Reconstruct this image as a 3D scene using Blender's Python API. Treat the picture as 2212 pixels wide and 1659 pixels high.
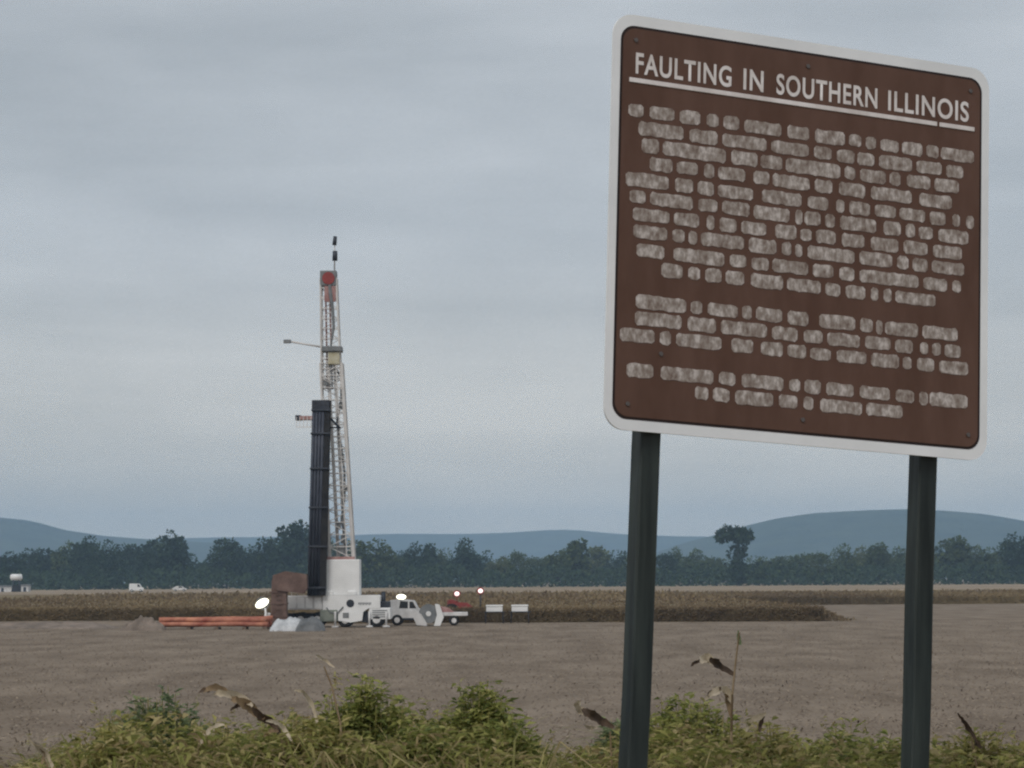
import bpy, bmesh, math, random
from mathutils import Vector, Matrix, Euler, noise
R = math.radians
random.seed(7)
sc = bpy.context.scene
for o in list(bpy.data.objects): bpy.data.objects.remove(o)
C = sc.collection

# ---------------------------------------------------------------- camera
FPX, CX, CY, HOR, CAMZ = 6272.0, 1106.0, 829.5, 1250.0, 3.0      # lens in units of a 2212 px wide frame
PITCH, ROLL = math.atan((HOR-CY)/FPX), 0.0061
FW = Vector((0, math.cos(PITCH), math.sin(PITCH)))
U0 = Vector((0, -math.sin(PITCH), math.cos(PITCH)))
RT = Vector((1,0,0))*math.cos(ROLL) - U0*math.sin(ROLL)
UP = U0*math.cos(ROLL) + Vector((1,0,0))*math.sin(ROLL)
cam_d = bpy.data.cameras.new('camera'); cam = bpy.data.objects.new('camera', cam_d); C.objects.link(cam)
m = Matrix((RT, UP, -FW)).transposed().to_4x4(); m.translation = Vector((0,0,CAMZ)); cam.matrix_world = m
cam_d.sensor_width = 36; cam_d.lens = 36*FPX/2212; cam_d.clip_start = .5; cam_d.clip_end = 40000
sc.camera = cam

# ---------------------------------------------------------------- sky, sun, exposure
SUN_EL, SUN_AZ = R(48), R(205)
w = bpy.data.worlds.new('World'); sc.world = w; w.use_nodes = True
nt = w.node_tree; nt.nodes.clear()
N = lambda t: nt.nodes.new(t)
out = N('ShaderNodeOutputWorld'); bg = N('ShaderNodeBackground'); bg.inputs['Strength'].default_value = .1
sky = N('ShaderNodeTexSky'); sky.sky_type = 'NISHITA'; sky.sun_disc = False
sky.sun_elevation = SUN_EL; sky.sun_rotation = SUN_AZ; sky.dust_density = 3
tc = N('ShaderNodeTexCoord')
mp = N('ShaderNodeMapping'); mp.inputs['Scale'].default_value = (2.2, 2.2, 17); mp.inputs['Rotation'].default_value = (0, R(2.5), 0)
nz = N('ShaderNodeTexNoise'); nz.inputs['Scale'].default_value = 1.5; nz.inputs['Detail'].default_value = 5; nz.inputs['Roughness'].default_value = .52; nz.inputs['Distortion'].default_value = .35
mp2 = N('ShaderNodeMapping'); mp2.inputs['Scale'].default_value = (5, 5, 9)
nz2 = N('ShaderNodeTexNoise'); nz2.inputs['Scale'].default_value = 2.3; nz2.inputs['Detail'].default_value = 3
rp = N('ShaderNodeValToRGB')
rp.color_ramp.elements[0].position = .36; rp.color_ramp.elements[0].color = (3.46, 3.72, 3.94, 1)
rp.color_ramp.elements[1].position = .64; rp.color_ramp.elements[1].color = (4.76, 5.02, 5.26, 1)
ad = N('ShaderNodeMix'); ad.data_type = 'FLOAT'; ad.inputs[0].default_value = .35
mx = N('ShaderNodeMix'); mx.data_type = 'RGBA'; mx.inputs[0].default_value = .93
L = nt.links.new
L(tc.outputs['Generated'], mp.inputs['Vector']); L(mp.outputs[0], nz.inputs['Vector'])
L(tc.outputs['Generated'], mp2.inputs['Vector']); L(mp2.outputs[0], nz2.inputs['Vector'])
L(nz.outputs['Fac'], ad.inputs[2]); L(nz2.outputs['Fac'], ad.inputs[3]); L(ad.outputs[0], rp.inputs[0])
sx = N('ShaderNodeSeparateXYZ'); L(tc.outputs['Generated'], sx.inputs[0])
mr = N('ShaderNodeMapRange'); mr.interpolation_type = 'SMOOTHSTEP'; mr.inputs[1].default_value = 0; mr.inputs[2].default_value = .13; L(sx.outputs['Z'], mr.inputs[0])
wr = N('ShaderNodeMix'); wr.data_type = 'RGBA'; wr.inputs[6].default_value = (1.54, 1.36, 1.12, 1); wr.inputs[7].default_value = (1, 1, 1, 1); L(mr.outputs[0], wr.inputs[0])
ml = N('ShaderNodeMix'); ml.data_type = 'RGBA'; ml.blend_type = 'MULTIPLY'; ml.inputs[0].default_value = 1; L(rp.outputs[0], ml.inputs[6]); L(wr.outputs[2], ml.inputs[7])
L(sky.outputs[0], mx.inputs[6]); L(ml.outputs[2], mx.inputs[7]); L(mx.outputs[2], bg.inputs['Color']); L(bg.outputs[0], out.inputs[0])
sd = bpy.data.lights.new('sun', 'SUN'); sd.energy = 1.3; sd.angle = R(25); sd.color = (1, .96, .91)
sun = bpy.data.objects.new('sun', sd); C.objects.link(sun)
sv = Vector((math.sin(SUN_AZ)*math.cos(SUN_EL), math.cos(SUN_AZ)*math.cos(SUN_EL), math.sin(SUN_EL)))
sun.rotation_euler = sv.to_track_quat('Z', 'Y').to_euler(); sun.location = (0, -20, 60)
vs = sc.view_settings; vs.view_transform = 'Standard'; vs.look = 'None'; vs.exposure = .28; vs.gamma = 1; vs.use_curve_mapping = False
cy = sc.cycles
cy.use_denoising = True; cy.filter_width = 2.2; cy.max_bounces = 5; cy.volume_bounces = 1; cy.denoising_prefilter = 'FAST'; cy.diffuse_bounces = 3; cy.glossy_bounces = 2; cy.transparent_max_bounces = 16

# ---------------------------------------------------------------- helpers
def at(px, py, D):
    """a point at depth D (metres ahead) seen towards px, py: used only to lay the place out"""
    d = RT*((px-CX)/FPX) + UP*((CY-py)/FPX) + FW
    return Vector((0,0,CAMZ)) + d*(D/d.y)
def gx(px, D): return at(px, HOR+CAMZ*FPX/D, D).x
def hz(px, py, D): return at(px, py, D).z

def mat(name, col, rough=.7, col2=None, scale=5., detail=4, bump=0., bscale=None, metal=0., island=None, spec=.3, vecscale=None, lo=.35, hi=.65, transl=0., coord='Object', col3=None):
    mt = bpy.data.materials.new(name); mt.use_nodes = True
    t = mt.node_tree; b = t.nodes['Principled BSDF']; l = t.links.new
    b.inputs['Base Color'].default_value = (*col, 1); b.inputs['Roughness'].default_value = rough
    b.inputs['Metallic'].default_value = metal; b.inputs['Specular IOR Level'].default_value = spec
    tcn = t.nodes.new('ShaderNodeTexCoord'); vec = tcn.outputs[coord]
    if vecscale:
        mpn = t.nodes.new('ShaderNodeMapping'); mpn.inputs['Scale'].default_value = vecscale; l(vec, mpn.inputs['Vector']); vec = mpn.outputs[0]
    colout = None
    if col2:
        n = t.nodes.new('ShaderNodeTexNoise'); n.inputs['Scale'].default_value = scale; n.inputs['Detail'].default_value = detail; n.inputs['Roughness'].default_value = .6
        l(vec, n.inputs['Vector'])
        r = t.nodes.new('ShaderNodeValToRGB'); e = r.color_ramp.elements
        e[0].position = lo; e[0].color = (*col, 1); e[1].position = hi; e[1].color = (*col2, 1)
        if col3: q = r.color_ramp.elements.new((lo+hi)/2); q.color = (*col3, 1)
        l(n.outputs['Fac'], r.inputs[0]); colout = r.outputs[0]
    if island:
        g = t.nodes.new('ShaderNodeNewGeometry'); r = t.nodes.new('ShaderNodeValToRGB'); e = r.color_ramp.elements
        e[0].position = 0; e[0].color = (*island[0], 1); e[1].position = 1; e[1].color = (*island[-1], 1)
        for k, c in enumerate(island[1:-1]):
            q = r.color_ramp.elements.new((k+1)/(len(island)-1)); q.color = (*c, 1)
        l(g.outputs['Random Per Island'], r.inputs[0])
        if colout:
            x = t.nodes.new('ShaderNodeMix'); x.data_type = 'RGBA'; x.inputs[0].default_value = .5
            l(colout, x.inputs[6]); l(r.outputs[0], x.inputs[7]); colout = x.outputs[2]
        else: colout = r.outputs[0]
    if colout: l(colout, b.inputs['Base Color'])
    if bump:
        n = t.nodes.new('ShaderNodeTexNoise'); n.inputs['Scale'].default_value = bscale or scale; n.inputs['Detail'].default_value = 6
        l(vec, n.inputs['Vector']); bp = t.nodes.new('ShaderNodeBump'); bp.inputs['Strength'].default_value = 1; bp.inputs['Distance'].default_value = bump
        l(n.outputs['Fac'], bp.inputs['Height']); l(bp.outputs[0], b.inputs['Normal'])
    if transl:
        tr = t.nodes.new('ShaderNodeBsdfTranslucent'); ms = t.nodes.new('ShaderNodeMixShader'); ms.inputs[0].default_value = transl
        if colout: l(colout, tr.inputs['Color'])
        else: tr.inputs['Color'].default_value = (*col, 1)
        o = t.nodes['Material Output']; l(b.outputs[0], ms.inputs[1]); l(tr.outputs[0], ms.inputs[2]); l(ms.outputs[0], o.inputs['Surface'])
    return mt
def emit(name, col, s):
    mt = bpy.data.materials.new(name); mt.use_nodes = True
    b = mt.node_tree.nodes['Principled BSDF']; b.inputs['Base Color'].default_value = (*col, 1)
    b.inputs['Emission Color'].default_value = (*col, 1); b.inputs['Emission Strength'].default_value = s
    return mt

class MB:
    def __init__(s): s.v = []; s.f = []; s.sm = []
    def add(s, vs, fs, smooth=False):
        b = len(s.v); s.v += [tuple(v) for v in vs]; s.f += [tuple(i+b for i in f) for f in fs]; s.sm += [smooth]*len(fs)
    def box(s, x0, x1, y0, y1, z0, z1, ch=.0):
        """box with chamfered edges"""
        bm = bmesh.new(); bmesh.ops.create_cube(bm, size=1)
        for v in bm.verts: v.co = ((x0+x1)/2+v.co.x*(x1-x0), (y0+y1)/2+v.co.y*(y1-y0), (z0+z1)/2+v.co.z*(z1-z0))
        if ch: bmesh.ops.bevel(bm, geom=bm.edges[:], offset=ch, segments=2, affect='EDGES', profile=.5)
        bm.verts.index_update(); s.add([v.co for v in bm.verts], [[v.index for v in f.verts] for f in bm.faces]); bm.free(); return s
    def prism(s, prof, y0, y1):
        """closed x,z profile extruded along y"""
        n = len(prof)
        s.add([(x, y0, z) for x, z in prof]+[(x, y1, z) for x, z in prof],
              [tuple(range(n)), tuple(range(2*n-1, n-1, -1))]+[(i, n+i, n+(i+1)%n, (i+1)%n) for i in range(n)]); return s
    def rod(s, a, b, r, r2=None, n=8, cap=True):
        a, b = Vector(a), Vector(b); r2 = r if r2 is None else r2
        d = (b-a).normalized(); q = d.to_track_quat('Z', 'Y')
        ring = lambda c, rr: [c+q@Vector((math.cos(2*math.pi*(i+.5)/n)*rr, math.sin(2*math.pi*(i+.5)/n)*rr, 0)) for i in range(n)]
        s.add(ring(a, r)+ring(b, r2), [(i, (i+1)%n, n+(i+1)%n, n+i) for i in range(n)], n > 4)
        if cap: b0 = len(s.v)-2*n; s.f += [tuple(b0+i for i in range(n-1, -1, -1)), tuple(b0+n+i for i in range(n))]; s.sm += [False]*2
        return s
    def path(s, pts, rs, n=6):
        for i in range(len(pts)-1): s.rod(pts[i], pts[i+1], rs[i], rs[i+1], n, cap=False)
        return s
    def leaf(s, p, d, nrm, ln, wd, bend=.0):
        """a lens-shaped leaf of two quads folded along its length"""
        d = d.normalized(); sd_ = d.cross(nrm)
        sd_ = sd_.normalized() if sd_.length > 1e-4 else d.orthogonal().normalized()
        up = sd_.cross(d)
        a = p; c = p+d*ln-up*bend*ln; mid = p+d*ln*.45+up*bend*ln*.25
        s.add([a, mid+sd_*wd*.5, c, mid-sd_*wd*.5, ], [(0, 1, 2, 3)])
    def build(s, name, mt, parent=None, smooth=None, loc=None):
        me = bpy.data.meshes.new(name); me.from_pydata(s.v, [], s.f); me.materials.append(mt)
        if smooth is None: me.polygons.foreach_set('use_smooth', s.sm)
        elif smooth: me.polygons.foreach_set('use_smooth', [True]*len(s.f))
        me.update()
        return link(name, me, parent, loc)
def link(name, me, parent=None, loc=None):
    o = bpy.data.objects.new(name, me); C.objects.link(o)
    if parent: o.parent = parent
    if loc is not None: o.location = loc
    return o
def tag(o, label=None, cat=None, group=None, kind=None):
    if label: o['label'] = label
    if cat: o['category'] = cat
    if group: o['group'] = group
    if kind: o['kind'] = kind
    return o
def thing(name, loc, label, cat, group=None, rz=0):
    o = link(name, None); o.location = loc; o.rotation_euler = (0, 0, rz); return tag(o, label, cat, group)
def rv(): 
    while True:
        v = Vector((random.uniform(-1,1), random.uniform(-1,1), random.uniform(-1,1)))
        if .01 < v.length < 1: return v.normalized()
def lerp(xs, ys, x):
    if x <= xs[0]: return ys[0]
    for i in range(len(xs)-1):
        if x <= xs[i+1]: return ys[i]+(ys[i+1]-ys[i])*(x-xs[i])/(xs[i+1]-xs[i])
    return ys[-1]
nv = lambda x, y=0, z=0: noise.noise(Vector((x, y, z)))

# ---------------------------------------------------------------- materials
M = {}
M['soil'] = mat('soil', (.142,.109,.080), .95, (.242,.194,.149), scale=.45, detail=9, bump=.12, bscale=2.2, lo=.33, hi=.67, spec=.1, vecscale=(1,.26,1))
M['meadow'] = mat('meadow', (.20,.155,.10), .95, (.32,.245,.17), scale=.03, detail=5, spec=.1)
M['crop'] = mat('crop', (.115,.078,.058), .9, (.33,.25,.145), scale=.045, detail=6, spec=.1, island=[(.125,.088,.060),(.19,.14,.09),(.255,.195,.12),(.20,.17,.095)], transl=.2)
M['hill'] = mat('hill', (.018,.034,.022), .95, (.05,.07,.04), scale=.012, detail=8, bump=12, bscale=.02, spec=.05)
M['leaf_a'] = mat('leaf_a', (.03,.05,.03), .8, island=[(.009,.020,.014),(.020,.042,.026),(.036,.062,.034),(.054,.082,.042)], spec=.15, transl=.2)
M['leaf_c'] = mat('leaf_c', (.03,.05,.03), .8, island=[(.046,.060,.022),(.085,.105,.036),(.125,.145,.054),(.155,.17,.068)], spec=.15, transl=.2)
M['leaf_b'] = mat('leaf_b', (.03,.05,.03), .8, island=[(.026,.040,.017),(.050,.074,.028),(.085,.112,.042),(.11,.135,.052)], spec=.15, transl=.2)
M['bark'] = mat('bark', (.05,.042,.035), .9, (.09,.075,.06), scale=3)
M['white'] = mat('white_paint', (.68,.68,.67), .5, (.80,.80,.79), scale=.9, detail=6, spec=.4)
M['white_dirty'] = mat('white_dirty', (.48,.47,.46), .6, (.72,.71,.70), scale=1.4, detail=7)
M['mast'] = mat('mast_white', (.52,.50,.48), .5, (.66,.64,.62), scale=1.2, detail=5)
M['dark'] = mat('dark_steel', (.022,.026,.036), .5, (.05,.056,.07), scale=1.1, detail=5)
M['black'] = mat('black_rubber', (.012,.012,.014), .8, (.028,.027,.027), scale=3)
M['slate'] = mat('slate_paint', (.028,.033,.048), .55, (.062,.068,.088), scale=.8, detail=5)
M['grey'] = mat('grey_paint', (.14,.15,.155), .6, (.22,.225,.23), scale=2)
M['greygreen'] = mat('greygreen', (.16,.185,.155), .6, (.26,.28,.24), scale=1.6)
M['rust'] = mat('rusty_steel', (.10,.062,.05), .85, (.20,.135,.115), scale=1.3, detail=6, bump=.02)
M['red'] = mat('red_paint', (.30,.055,.05), .6, (.19,.04,.038), scale=2)
M['redbrown'] = mat('faded_red', (.26,.12,.11), .6, (.40,.25,.23), scale=1.6)
M['orange'] = mat('orange_pipe', (.22,.055,.04), .75, (.52,.23,.145), scale=.9, detail=5)
M['yellow'] = mat('yellow_paint', (.40,.36,.24), .6, (.50,.47,.36), scale=2)
M['glass'] = mat('dark_glass', (.015,.018,.022), .12, spec=.5)
M['tarp'] = mat('pale_tarp', (.36,.37,.38), .5, (.56,.57,.58), scale=1.6, detail=5, bump=.05, bscale=2)
M['tarp_d'] = mat('dark_tarp', (.075,.078,.08), .5, (.15,.153,.155), scale=1.5, detail=5, bump=.05, bscale=2)
M['wood'] = mat('timber', (.11,.08,.06), .85, (.18,.13,.10), scale=4)
M['spoil'] = mat('dug_soil', (.085,.062,.05), .95, (.15,.115,.092), scale=1.2, detail=8, bump=.12, bscale=3)
M['spoil_p'] = mat('dry_dug_soil', (.13,.105,.085), .95, (.25,.20,.165), scale=.9, detail=8, bump=.12, bscale=3)
M['lamp'] = emit('lit_lamp', (1,.97,.80), 1.6)
M['lamp_p'] = emit('lit_lamp_pink', (1,.80,.78), 1.0)
M['lamp_r'] = emit('lit_red_lamp', (1,.25,.2), .9)
# sign
M['s_brown'] = mat('sign_brown', (.090,.045,.030), .55, (.118,.063,.045), scale=3.5, detail=7, spec=.25, vecscale=(2,2,.7))
M['s_white'] = mat('sign_white', (.70,.71,.715), .5, (.80,.81,.815), scale=2.5, detail=6, spec=.3)
M['s_edge'] = mat('sign_groove', (.022,.013,.012), .7)
M['s_text'] = mat('sign_text', (.58,.53,.50), .6, (.76,.72,.70), scale=9, detail=4, spec=.2)
M['s_word'] = mat('sign_word', (.17,.125,.102), .65, (.56,.51,.48), scale=1, detail=2, spec=.2, col3=(.31,.265,.235), vecscale=(48,48,30), lo=.28, hi=.72)
M['s_post'] = mat('post_green', (.006,.011,.011), .5, (.030,.040,.036), scale=2.2, detail=6, spec=.35, vecscale=(9,9,.6), bump=.004, bscale=2)
M['s_bolt'] = mat('bolt_steel', (.13,.115,.11), .5, metal=.5)
M['s_back'] = mat('aluminium', (.42,.43,.44), .45, metal=.6)
# foreground plants
M['grass'] = mat('grass_blade', (.1,.11,.04), .7, island=[(.11,.12,.036),(.25,.26,.072),(.36,.34,.115),(.48,.40,.20),(.28,.21,.105),(.22,.24,.07)], spec=.2, transl=.48)
M['weed_a'] = mat('weed_leaf', (.08,.11,.04), .65, island=[(.09,.115,.034),(.22,.25,.07),(.34,.35,.105),(.46,.43,.165)], spec=.25, transl=.48)
M['weed_b'] = mat('weed_leaf_blue', (.07,.1,.06), .65, island=[(.11,.15,.085),(.19,.235,.12),(.27,.31,.15)], spec=.25, transl=.42)
M['weed_y'] = mat('weed_leaf_yellow', (.15,.15,.05), .65, island=[(.16,.165,.05),(.31,.30,.09),(.43,.375,.14),(.50,.42,.21)], spec=.25, transl=.42)
M['dry'] = mat('dry_leaf', (.30,.20,.11), .75, island=[(.05,.032,.02),(.22,.15,.085),(.40,.30,.19)], transl=.2)
M['drydark'] = mat('dry_leaf_dark', (.04,.026,.018), .75, (.10,.065,.04), scale=20)
M['pale'] = mat('pale_straw', (.40,.33,.23), .75, (.55,.47,.36), scale=15, transl=.2)
M['straw'] = mat('field_straw', (.3,.25,.18), .9, island=[(.075,.055,.044),(.155,.12,.092),(.21,.17,.13),(.30,.245,.19)])

# ---------------------------------------------------------------- ground
def gz(y):           # road verge high, field low
    t = min(max((y-17)/11, 0), 1); t = t*t*(3-2*t); return 1.45*(1-t)
mb = MB()
ys = [-60, -20, 0, 8, 12, 15, 17, 18.5, 20, 21.5, 23, 24.5, 26, 28]+[28+4*i for i in range(1, 46)]+[220, 240, 270, 300, 350, 420, 500, 650, 800, 1000, 1300, 1800, 2600, 4000, 6000, 9500]
xs = [-9500, -3000, -900, -300, -150]+[-100+5*i for i in range(41)]+[150, 300, 900, 3000, 9500]
for y in ys:
    for x in xs:
        b = .05*nv(x*.11, y*.07)+.03*nv(x*.4, y*.3) if 28 < y < 190 and abs(x) < 110 else 0
        mb.v.append((x, y, gz(y)+b))
nx = len(xs)
for j in range(len(ys)-1):
    for i in range(nx-1): mb.f.append((j*nx+i, j*nx+i+1, (j+1)*nx+i+1, (j+1)*nx+i)); mb.sm.append(True)
tag(mb.build('ground', M['soil']), kind='structure')
mb = MB(); mb.add([(-700, 440, .004), (700, 440, .004), (900, 1500, .004), (-900, 1500, .004)], [(0, 1, 2, 3)])
tag(mb.build('meadow', M['meadow']), kind='structure')

# far hills: ridges with a real cross-section
def hill(name, D, pts, depth, seed):
    xsx = [p[0] for p in pts]; ysx = [p[1] for p in pts]
    a, b = int(xsx[0]), int(xsx[-1]); mb = MB(); nxx = 120; nyy = 26
    for j in range(nyy+1):
        t = j/nyy; yy = D-depth+2*depth*t; prof = math.sin(math.pi*t)**1.2
        for i in range(nxx+1):
            px = a+(b-a)*i/nxx; X = gx(px, D)
            h = max(0, hz(px, lerp(xsx, ysx, px), D))
            n = nv(X*.0022+seed, yy*.0022)*.5+nv(X*.007, yy*.007+seed)*.22
            mb.v.append((X, yy, -2+h*prof*(1+.10*n*(1-abs(2*t-1)*.4)*(.3 if abs(t-.5) < .04 else 1))))
    for j in range(nyy):
        for i in range(nxx): k = j*(nxx+1)+i; mb.f.append((k, k+1, k+nxx+2, k+nxx+1)); mb.sm.append(True)
    return tag(mb.build(name, M['hill']), kind='structure')
hill('hill', 7400, [(-1500,1190),(-600,1180),(100,1172),(300,1164),(440,1160),(600,1158),(760,1155),(850,1151),(1000,1152),(1100,1149),(1200,1143),(1240,1143),(1330,1152),(1450,1157),(1560,1158),(1800,1160),(2400,1170),(3300,1190)], 1000, 3)
hill('hill', 5600, [(-1300,1200),(-700,1130),(-300,1108),(-100,1108),(0,1116),(60,1122),(130,1142),(220,1156),(330,1164),(480,1172),(640,1192),(780,1240)], 900, 8)
hill('hill', 5200, [(1330,1235),(1420,1190),(1490,1167),(1560,1150),(1610,1134),(1680,1118),(1760,1107),(1850,1102),(1950,1100),(2020,1103),(2100,1110),(2180,1122),(2260,1136),(2400,1150),(2800,1170),(3500,1220)], 900, 15)

# ---------------------------------------------------------------- trees
def tree_meshes(seed, kind):
    """unit-height tree: (crown mesh, trunk mesh)"""
    rnd = random.Random(seed); cr = MB(); tr = MB()
    if kind == 'mushroom': z0, zc, rx, rz_, nl = .52, .78, .40, .19, 26
    elif kind == 'tall': z0, zc, rx, rz_, nl = .05, .52, .30, .47, 34
    elif kind == 'bush': z0, zc, rx, rz_, nl = .02, .48, .52, .50, 34
    else: z0, zc, rx, rz_, nl = .04, .52, .42, .46, 38
    tr.path([(0,0,-.02), (.01,0,z0*.6+.1), (.015,.01,zc)], [.028,.022,.012], 7)
    lobes = []
    if kind == 'mushroom':
        for k in range(22):
            a = rnd.uniform(0, 6.28); r_ = rnd.random()**.6; lobes.append((Vector((math.cos(a)*.34*r_-.05, math.sin(a)*.34*r_, .84+rnd.uniform(-.05,.06))), rnd.uniform(.09,.13)))
        for k in range(16): lobes.append((Vector((rnd.uniform(-.08,.12), rnd.uniform(-.1,.1), rnd.uniform(.12,.74))), rnd.uniform(.09,.14)))
        nl = 0
    for k in range(nl):
        while True:
            v = Vector((rnd.uniform(-1,1), rnd.uniform(-1,1), rnd.uniform(-1,1)))
            if v.length < 1: break
        c = Vector((v.x*rx*.8, v.y*rx*.8, zc+v.z*rz_*.82)); r = rx*rnd.uniform(.22,.42)
        lobes.append((c, r))
        if k % 3 == 0: tr.path([(.012,0,max(.1,zc-rz_*.6)), tuple((c+Vector((0,0,-.1)))*.5+Vector((0,0,zc*.22))), tuple(c)], [.012,.008,.003], 5)
    for c, r in lobes:
        for q in range(84):
            u = Vector((rnd.gauss(0,1), rnd.gauss(0,1), rnd.gauss(0,1))).normalized()
            p = c+Vector((u.x*r, u.y*r, u.z*r*.8))*rnd.uniform(.55,1.08)
            d = (u+Vector((rnd.uniform(-1,1), rnd.uniform(-1,1), rnd.uniform(-1,.6)))*.9); n = Vector((rnd.uniform(-1,1), rnd.uniform(-1,1), rnd.uniform(.2,1)))
            cr.leaf(p, d, n, rnd.uniform(.035,.08), rnd.uniform(.035,.06), .2)
    return cr, tr
def tree_proto(seed, kind):
    cr, tr = tree_meshes(seed, kind); out_ = []
    for nme, b in (('crown', cr), ('trunk', tr)):
        me = bpy.data.meshes.new(nme); me.from_pydata(b.v, [], b.f); me.update(); out_.append(me)
    return out_
PROTO = {k: [tree_proto(s, k) for s in ss] for k, ss in {'round': (1,2,3,4), 'bush': (11,12,13), 'tall': (21,22), 'mushroom': (31,)}.items()}
for ps in PROTO.values():
    for c_, t_ in ps: t_.materials.append(M['bark'])
CROWN = {}
def place_tree(px, top, hw, D, kind, lm, label, group, name='tree', rz=None):
    c_, t_ = random.choice(PROTO[kind]); key = (c_.name, lm)
    if key not in CROWN:
        cc = c_.copy(); cc.materials.clear(); cc.materials.append(M[lm]); CROWN[key] = cc
    top_z = hz(px, top, D); X = gx(px, D)
    o = thing(name, (X, D, 0), label, 'tree', group, random.uniform(0, 6.28) if rz is None else rz)
    wid = {'round': .42, 'bush': .52, 'tall': .30, 'mushroom': .40}[kind]
    sxy = hw*D/FPX/wid*1.02
    o.scale = (sxy, sxy, top_z*1.02)
    link('crown', CROWN[key], o); link('trunk', t_, o)
    return o
GL, GM, GR, GE = 'trees of the far row left of the rig', 'trees of the far row right of the rig', 'trees of the far row between the posts', 'trees of the far row right of the sign'
FL = {GL: 'lower tree in the far row left of the drill rig', GM: 'lower tree in the far row between rig and left sign post',
      GR: 'lower tree in the far row between the two sign posts', GE: 'lower tree in the far row right of both sign posts'}
def grp(px): return GL if px < 700 else GM if px < 1370 else GR if px < 1990 else GE
special = [
 (362,1143,44,1080,'round','leaf_a','tall round-crowned tree standing highest in the left part of the tree row'),
 (490,1160,44,1060,'round','leaf_a','dark round tree with open gap to its left, left of the rig'),
 (634,1114,40,1040,'tall','leaf_a','tallest tree of the row, just left of the dark pipe rack'),
 (790,1158,58,1040,'round','leaf_b','broad sloping tree directly right of the lattice mast'),
 (913,1166,38,1100,'round','leaf_a','dome-shaped tree second right of the mast'),
 (1004,1166,42,1090,'round','leaf_a','dark dome-shaped tree above the red machine with lamps'),
 (1244,1160,36,1080,'tall','leaf_b','tall bushy tree just left of the left sign post'),
 (1593,1138,40,1010,'mushroom','leaf_a','mushroom-shaped tree with flat wide top in front of the right hill'),
 (1898,1166,28,1080,'tall','leaf_b','thin-topped tree just left of the right sign post'),
 (2062,1150,36,1070,'tall','leaf_b','tall pointed tree just right of the right sign post'),
 (2204,1146,48,1060,'round','leaf_a','big tree at the right edge of the picture')]
for a in special: place_tree(*a, grp(a[0]), rz=0 if a[4] == 'mushroom' else None)
fill = [(-20,1196,42),(22,1192,42),(62,1186,40),(108,1182,40),(150,1172,40),(186,1160,42),(232,1168,42),(282,1170,42),(326,1166,40),(398,1186,34),(446,1206,34),
 (532,1176,38),(585,1156,42),(664,1150,46),(700,1158,44),(838,1190,34),(872,1192,30),(958,1186,30),(1046,1190,32),(1084,1198,32),(1122,1190,24),(1164,1202,34),(1206,1188,34),(1290,1180,38),(1338,1192,38),
 (1386,1196,38),(1432,1192,36),(1462,1184,24),(1504,1186,30),(1548,1204,32),(1636,1202,34),(1686,1194,36),(1728,1196,36),(1772,1190,36),(1826,1176,30),(1862,1182,32),(1944,1186,34),(1990,1182,36),(2026,1180,34),(2112,1178,38),(2154,1180,34),(2250,1166,44)]
ORD = 'first second third fourth fifth sixth seventh eighth ninth tenth eleventh twelfth thirteenth fourteenth fifteenth'.split()
cnt = {}
for px, top, hw in fill:
    g = grp(px); cnt[g] = cnt.get(g, -1)+1; lm = random.choice(['leaf_a','leaf_a','leaf_a','leaf_b'] if px < 900 else ['leaf_a','leaf_b','leaf_b','leaf_c'])
    place_tree(px, top+random.uniform(-3,3), hw*1.08, random.uniform(1040,1230), random.choice(['round','round','bush']), lm, ORD[cnt[g]]+' '+FL[g].replace('tree in', 'tree from left in'), g)
# undergrowth at the foot of the tree row: nobody could count it
mb = MB()
for k in range(24000):
    px = random.uniform(-80, 2300); D = random.uniform(1000, 1150); X = gx(px, D)
    hmax = 6.5+4*nv(X*.05, 3.1)+3*nv(X*.17, 9)
    mb.leaf(Vector((X, D, random.random()*hmax)), rv(), rv(), random.uniform(.8,1.7), random.uniform(.7,1.4), .2)
tag(mb.build('undergrowth', M['leaf_a']), 'dark undergrowth along the foot of the far tree row', 'undergrowth', kind='stuff')

# ---------------------------------------------------------------- standing crop
XC = gx(1775, 198)
def cfront(x):
    if x < XC: return lerp([-60, -22, -14, XC], [224, 220, 201, 197], x)+.5*nv(x*.5)
    return 312+.8*nv(x*.4)
mb = MB()
cols = [-140, -110, -90]+[-75+i for i in range(0, int(75+XC))]+[XC-.05]
def strip(xl, depth_rows):
    base = len(mb.v); n = len(depth_rows)+1
    for x in xl:
        f = cfront(x)+.35; mb.v.append((x, f, 0))
        for d in depth_rows:
            y = f+d; mb.v.append((x, y, .80+.10*nv(x*.9, y*.6)+.06*nv(x*.2, y*.05)))
    for i in range(len(xl)-1):
        for j in range(n-1): k = base+i*n+j; mb.f.append((k, k+n, k+n+1, k+1)); mb.sm.append(False)
rows = [.15,.7,1.5,2.5,4,6,8,11,15,20,26,33,42,55,70,90,115,150,200,270]
strip(cols, rows)
strip([XC+.05]+[XC+1.5*i for i in range(1, 50)]+[XC+110], rows[:18])
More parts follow.
